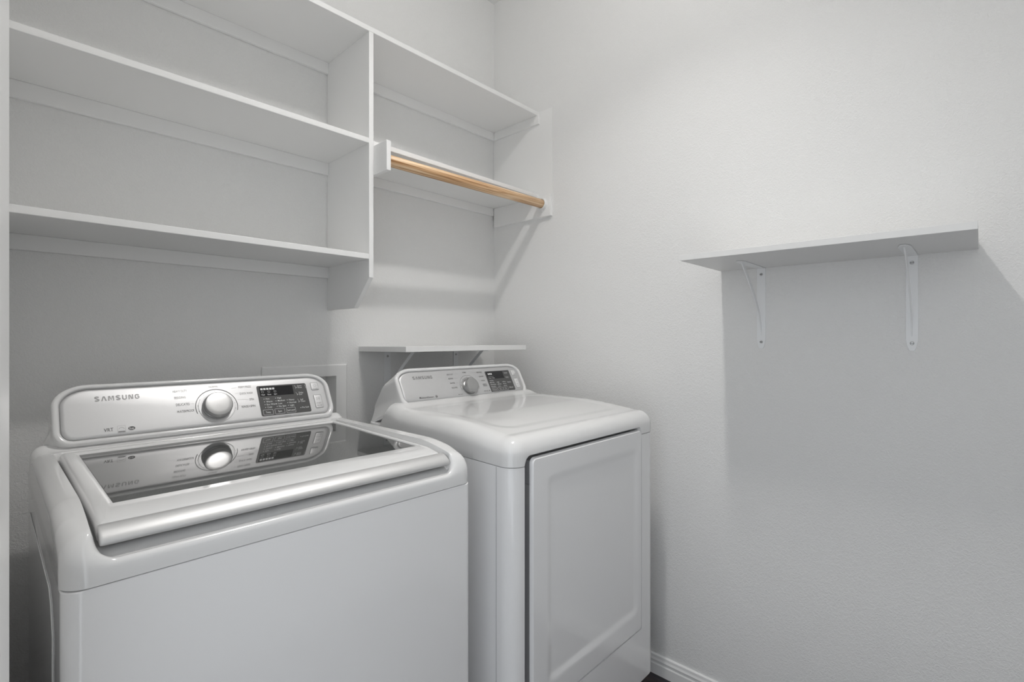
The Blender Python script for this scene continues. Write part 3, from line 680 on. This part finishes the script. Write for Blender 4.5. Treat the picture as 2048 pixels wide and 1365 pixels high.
def dseam(x, y):
    X = x+ex0
    if y > 0.02: return ZD
    e = 0.020
    t = min(1.0, max(0.0, (X-nx0)/e))*1.0; u = min(1.0, max(0.0, (nx1-X)/e))
    k = min(t, u)
    return ZD+0.0240*math.sqrt(max(0, 1-(1-k)**2))
o = shell('top_cover', ex1-ex0, ey1-ey0, 0.042, dryer_top, dseam, lambda x, y, z: (sh(x+ex0, y+ey0), y+ey0, z), M_plastic); reparent(o, dryer)
# door: pressed sheet with a sunken field
dx0_, dx1_, dzb, dzt = 0.8972, 1.4238, 0.2860, 0.9155
nxg, nzg = 110, 130
xs = np.linspace(0, dx1_-dx0_, nxg); zs = np.linspace(0, dzt-dzb, nzg)
XX, ZZ = np.meshgrid(xs, zs); Wd, Hd = dx1_-dx0_, dzt-dzb
def cmap(X, Y, W_, D_, R):
    for cx, sx in ((R, -1), (W_-R, 1)):
        for cy, sy in ((R, -1), (D_-R, 1)):
            s = (X-cx)*sx; t = (Y-cy)*sy; msk = (s > 0) & (t > 0); mm = np.maximum(s, t); mn = np.minimum(s, t)
            ang = (math.pi/4)*np.where(mm > 0, mn/np.maximum(mm, 1e-9), 0); a = np.where(s >= t, ang, math.pi/2-ang)
            X, Y = np.where(msk, cx+sx*mm*np.cos(a), X), np.where(msk, cy+sy*mm*np.sin(a), Y)
    return X, Y
X2, Z2 = cmap(XX, ZZ, Wd, Hd, 0.014)
def sdr(X, Z, x0, x1, z0, z1, r):
    qx = np.abs(X-(x0+x1)/2)-((x1-x0)/2-r); qz = np.abs(Z-(z0+z1)/2)-((z1-z0)/2-r)
    return np.hypot(np.maximum(qx, 0), np.maximum(qz, 0))+np.minimum(np.maximum(qx, qz), 0)-r
sd = sdr(X2+dx0_, Z2+dzb, 0.957, 1.396, 0.348, 0.858, 0.022)
dd = -sdr(X2, Z2, 0, Wd, 0, Hd, 0.014); q = np.clip(dd/0.0065, 0, 1)
wv = 0.0035*(1-sstep(-0.020, 0.006, sd))+0.0065*(1-np.sqrt(np.maximum(0, 1-(1-q)**2)))
V = [(sh(dx0_+a, ey0), ey0-0.0015+b, dzb+c) for a, b, c in zip(X2.ravel(), wv.ravel(), Z2.ravel())]
F = [(j*nxg+i, j*nxg+i+1, (j+1)*nxg+i+1, (j+1)*nxg+i) for j in range(nzg-1) for i in range(nxg-1)]
loop = [i for i in range(nxg)]+[j*nxg+nxg-1 for j in range(1, nzg)]+[(nzg-1)*nxg+i for i in range(nxg-2, -1, -1)]+[j*nxg for j in range(nzg-2, 0, -1)]
n0 = len(V); V += [(V[i][0], ey0+0.0085, V[i][2]) for i in loop]; nl = len(loop)
F += [(loop[k], loop[(k+1) % nl], n0+(k+1) % nl, n0+k) for k in range(nl)]+[tuple(range(n0, n0+nl))]
door = mesh('door', V, F, M_enamel, None, 40); reparent(door, dryer)
# grey lining of the door recess
t_ = 0.0010
def lin(x0, x1, y0, y1, z0, z1):
    v, f = boxdata(x0, x1, y0, y1, z0, z1); return [(sh(a, b), b, c) for a, b, c in v], f
o = mesh('recess_lining', *join([lin(nx0+0.0002, nx0+0.0002+t_, ey0+0.004, ey0+0.034, 0.286, 0.9225), lin(nx0+0.0002, nx1-0.0002, ey0+0.034-t_, ey0+0.0345, 0.286, 0.9225),
                         lin(nx0+0.012, nx1-0.012, ey0+0.004, ey0+0.034, 0.9222, 0.9236), lin(nx1-0.0002-t_, nx1-0.0002, ey0+0.004, ey0+0.034, 0.286, 0.9225)]), M_lining); reparent(o, dryer)
sx_, sy_ = ex0+KS*0.056, ey0+0.056
o = mesh('panel_seam', *boxdata(sx_-0.00005, sx_+0.0012, sy_-0.0004, sy_+0.0004, 0.12, ZD-0.0015), M_inner); reparent(o, dryer)
# things seen in the slot beside the door: latch clip and a slit
o = mesh('hinge_cover', *prism(rr(ey0+0.012, ey0+0.031, 0.795, 0.848, 0.006), 'x', dx0_+0.0060, dx0_+0.0098), M_inner); o.parent = door
o = mesh('door_liner', *boxdata(dx0_+0.010, dx1_-0.01, ey0+0.0086, ey0+0.0325, 0.30, 0.905), M_lining); o.parent = door

def moist_icon(cx, cz):
    return lambda P, w: disc(cx, cz, 0.0042, 0.0038, P, w, 16)
Td = 0.0046
cfgD = dict(rb=0.030, rtx=0.070, rtz=0.038, flare=0.056, lean=0.080, knob=(1.2095, 1.0290), kr=0.0290, kh=0.0200, arc=0.0440, chrome=True,
    logo=(0.9745, 1.0650, 0.0100, 0.0810),
    dark=[('Moisture', 0.9781, 1.0042, 0.0058, 'L', 0.0330, 0.004), ('Sensor', 1.0120, 1.0042, 0.0058, 'L', 0.0240, 0.0)]
         + [('HEAVY DUTY', 1.1220, 1.0720, Td, 'L', 0.0290, 0), ('BEDDING', 1.1230, 1.0578, Td, 'L', 0.0210, 0), ('SANITIZE', 1.1237, 1.0425, Td, 'L', 0.0215, 0), ('DELICATES', 1.1249, 1.0268, Td, 'L', 0.0255, 0),
            ('NORMAL', 1.2050, 1.0762, 0.0042, 'C', 0.0190, 0.003), ('PERM PRESS', 1.2921, 1.0728, Td, 'R', 0.0270, 0), ('QUICK DRY', 1.2925, 1.0577, Td, 'R', 0.0230, 0), ('TIME DRY', 1.2931, 1.0425, Td, 'R', 0.0200, 0),
            ('WRINKLE', 1.2950, 1.0300, 0.0038, 'R', 0.0200, 0), ('RELEASE', 1.2950, 1.0246, 0.0038, 'R', 0.0190, 0), ('FILTER CHECK', 1.2920, 1.0060, 0.0034, 'R', 0.0230, 0)],
    faint=[('SMART', 1.1500, 1.0035, 0.0030, 'L', 0.0150, 0), ('WRINKLE PREVENT', 1.3180, 0.9970, 0.0026, 'L', 0.0280, 0)],
    leaders=[((1.1535, 1.0745), (1.1720, 1.0750)), ((1.1460, 1.0600), (1.1640, 1.0595)), ((1.147, 1.0448), (1.160, 1.0440)), ((1.238, 1.0760), (1.2630, 1.0755)), ((1.262, 1.0448), (1.2710, 1.0448))],
    white_on_dark=[('~', 1.0480, 1.0045, 0.0080, 'C', 0.0055, 0.01)], extra_dark=[moist_icon(1.0480, 1.0070), lambda P, w: disc(1.1465, 1.0055, 0.0016, 0.0016, P, w, 10), lambda P, w: disc(1.2985, 1.0080, 0.0022, 0.0024, P, w, 10)],
    disp=(1.3058, 1.4370, 1.0018, 1.0768), black=(1.3110, 1.3985, 1.0480, 1.0740),
    white=[(t, x, z, 0.0036, 'L', None, 0.004) for t, x, z in (('Very Dry', 1.3150, 1.0400), ('More Dry', 1.3150, 1.0330), ('Normal Dry', 1.3150, 1.0258), ('Damp Dry', 1.3150, 1.0186),
           ('High', 1.3530, 1.0330), ('Medium', 1.3530, 1.0258), ('Low', 1.3530, 1.0186), ('60 min', 1.3830, 1.0330), ('40 min', 1.3830, 1.0258), ('20 min', 1.3830, 1.0186))]
          + [('Dry Level', 1.3260, 1.0080, 0.0036, 'C', 0.0180, 0.004), ('Temp.', 1.3560, 1.0080, 0.0036, 'C', 0.0120, 0.004), ('Time', 1.3860, 1.0080, 0.0036, 'C', 0.0110, 0.004)]
          + [('Drying', 1.3150, 1.0500, 0.0030, 'L', 0.0130, 0.004), ('Cooling', 1.3320, 1.0500, 0.0030, 'L', 0.0140, 0.004)]
          + [('Damp Alert', 1.4080, 1.0660, 0.0032, 'L', 0.0180, 0.002), ('Wrinkle', 1.4080, 1.0490, 0.0032, 'L', 0.0150, 0.002), ('Rack Dry', 1.4080, 1.0310, 0.0032, 'L', 0.0180, 0.002), ('Mixed Load', 1.4080, 1.0110, 0.0032, 'L', 0.0200, 0.002)],
    dots=[(1.3125, 1.0345-0.0072*i) for i in range(3)]+[(1.3505, 1.0345-0.0072*i) for i in range(3)]+[(1.3805, 1.0345-0.0072*i) for i in range(3)],
    frames=[(1.3130, 1.3390, 1.0045, 1.0150), (1.3430, 1.3690, 1.0045, 1.0150), (1.3730, 1.3990, 1.0045, 1.0150)],
    icons=[(1.3175+0.0078*i, 1.3230+0.0078*i, 1.0630, 1.0690) for i in range(3)],
    lines=[[(1.4050, 1.0700), (1.4060, 1.0650), (1.4230, 1.0640)], [(1.4050, 1.0530), (1.4060, 1.0480), (1.4230, 1.0470)], [(1.4050, 1.0350), (1.4060, 1.0300), (1.4260, 1.0290)], [(1.4050, 1.0150), (1.4060, 1.0100), (1.4260, 1.0090)],
           [(1.3150, 1.0560), (1.3430, 1.0560)]],
    buttons=[('power_button', (1.4490, 1.4670, 1.0560, 1.0740)), ('start_button', (1.4500, 1.4690, 1.0100, 1.0420))],
    btext=[('POWER', 1.4580, 1.0580, 0.0026, 'C', 0.0130, 0.004), ('START', 1.4595, 1.0210, 0.0034, 'C', 0.0140, 0.004), ('PAUSE', 1.4595, 1.0145, 0.0034, 'C', 0.0140, 0.004)],
    blines=[arcpts(1.4580, 1.0670, 0.0032, 120, 420), [(1.4580, 1.0675), (1.4580, 1.0715)]]+play_pause(1.4595, 1.0330, 0.0042))
make_console(dryer, None, 0.55, 1.335, 0.996, (0.9060, 1.5040, 0.9845, 1.1030), (0.9195, 0), (1.495, 1.085, 0.915), lambda y: (sh(ex0, y), sh(ex1, y)), 0.917, cfgD)
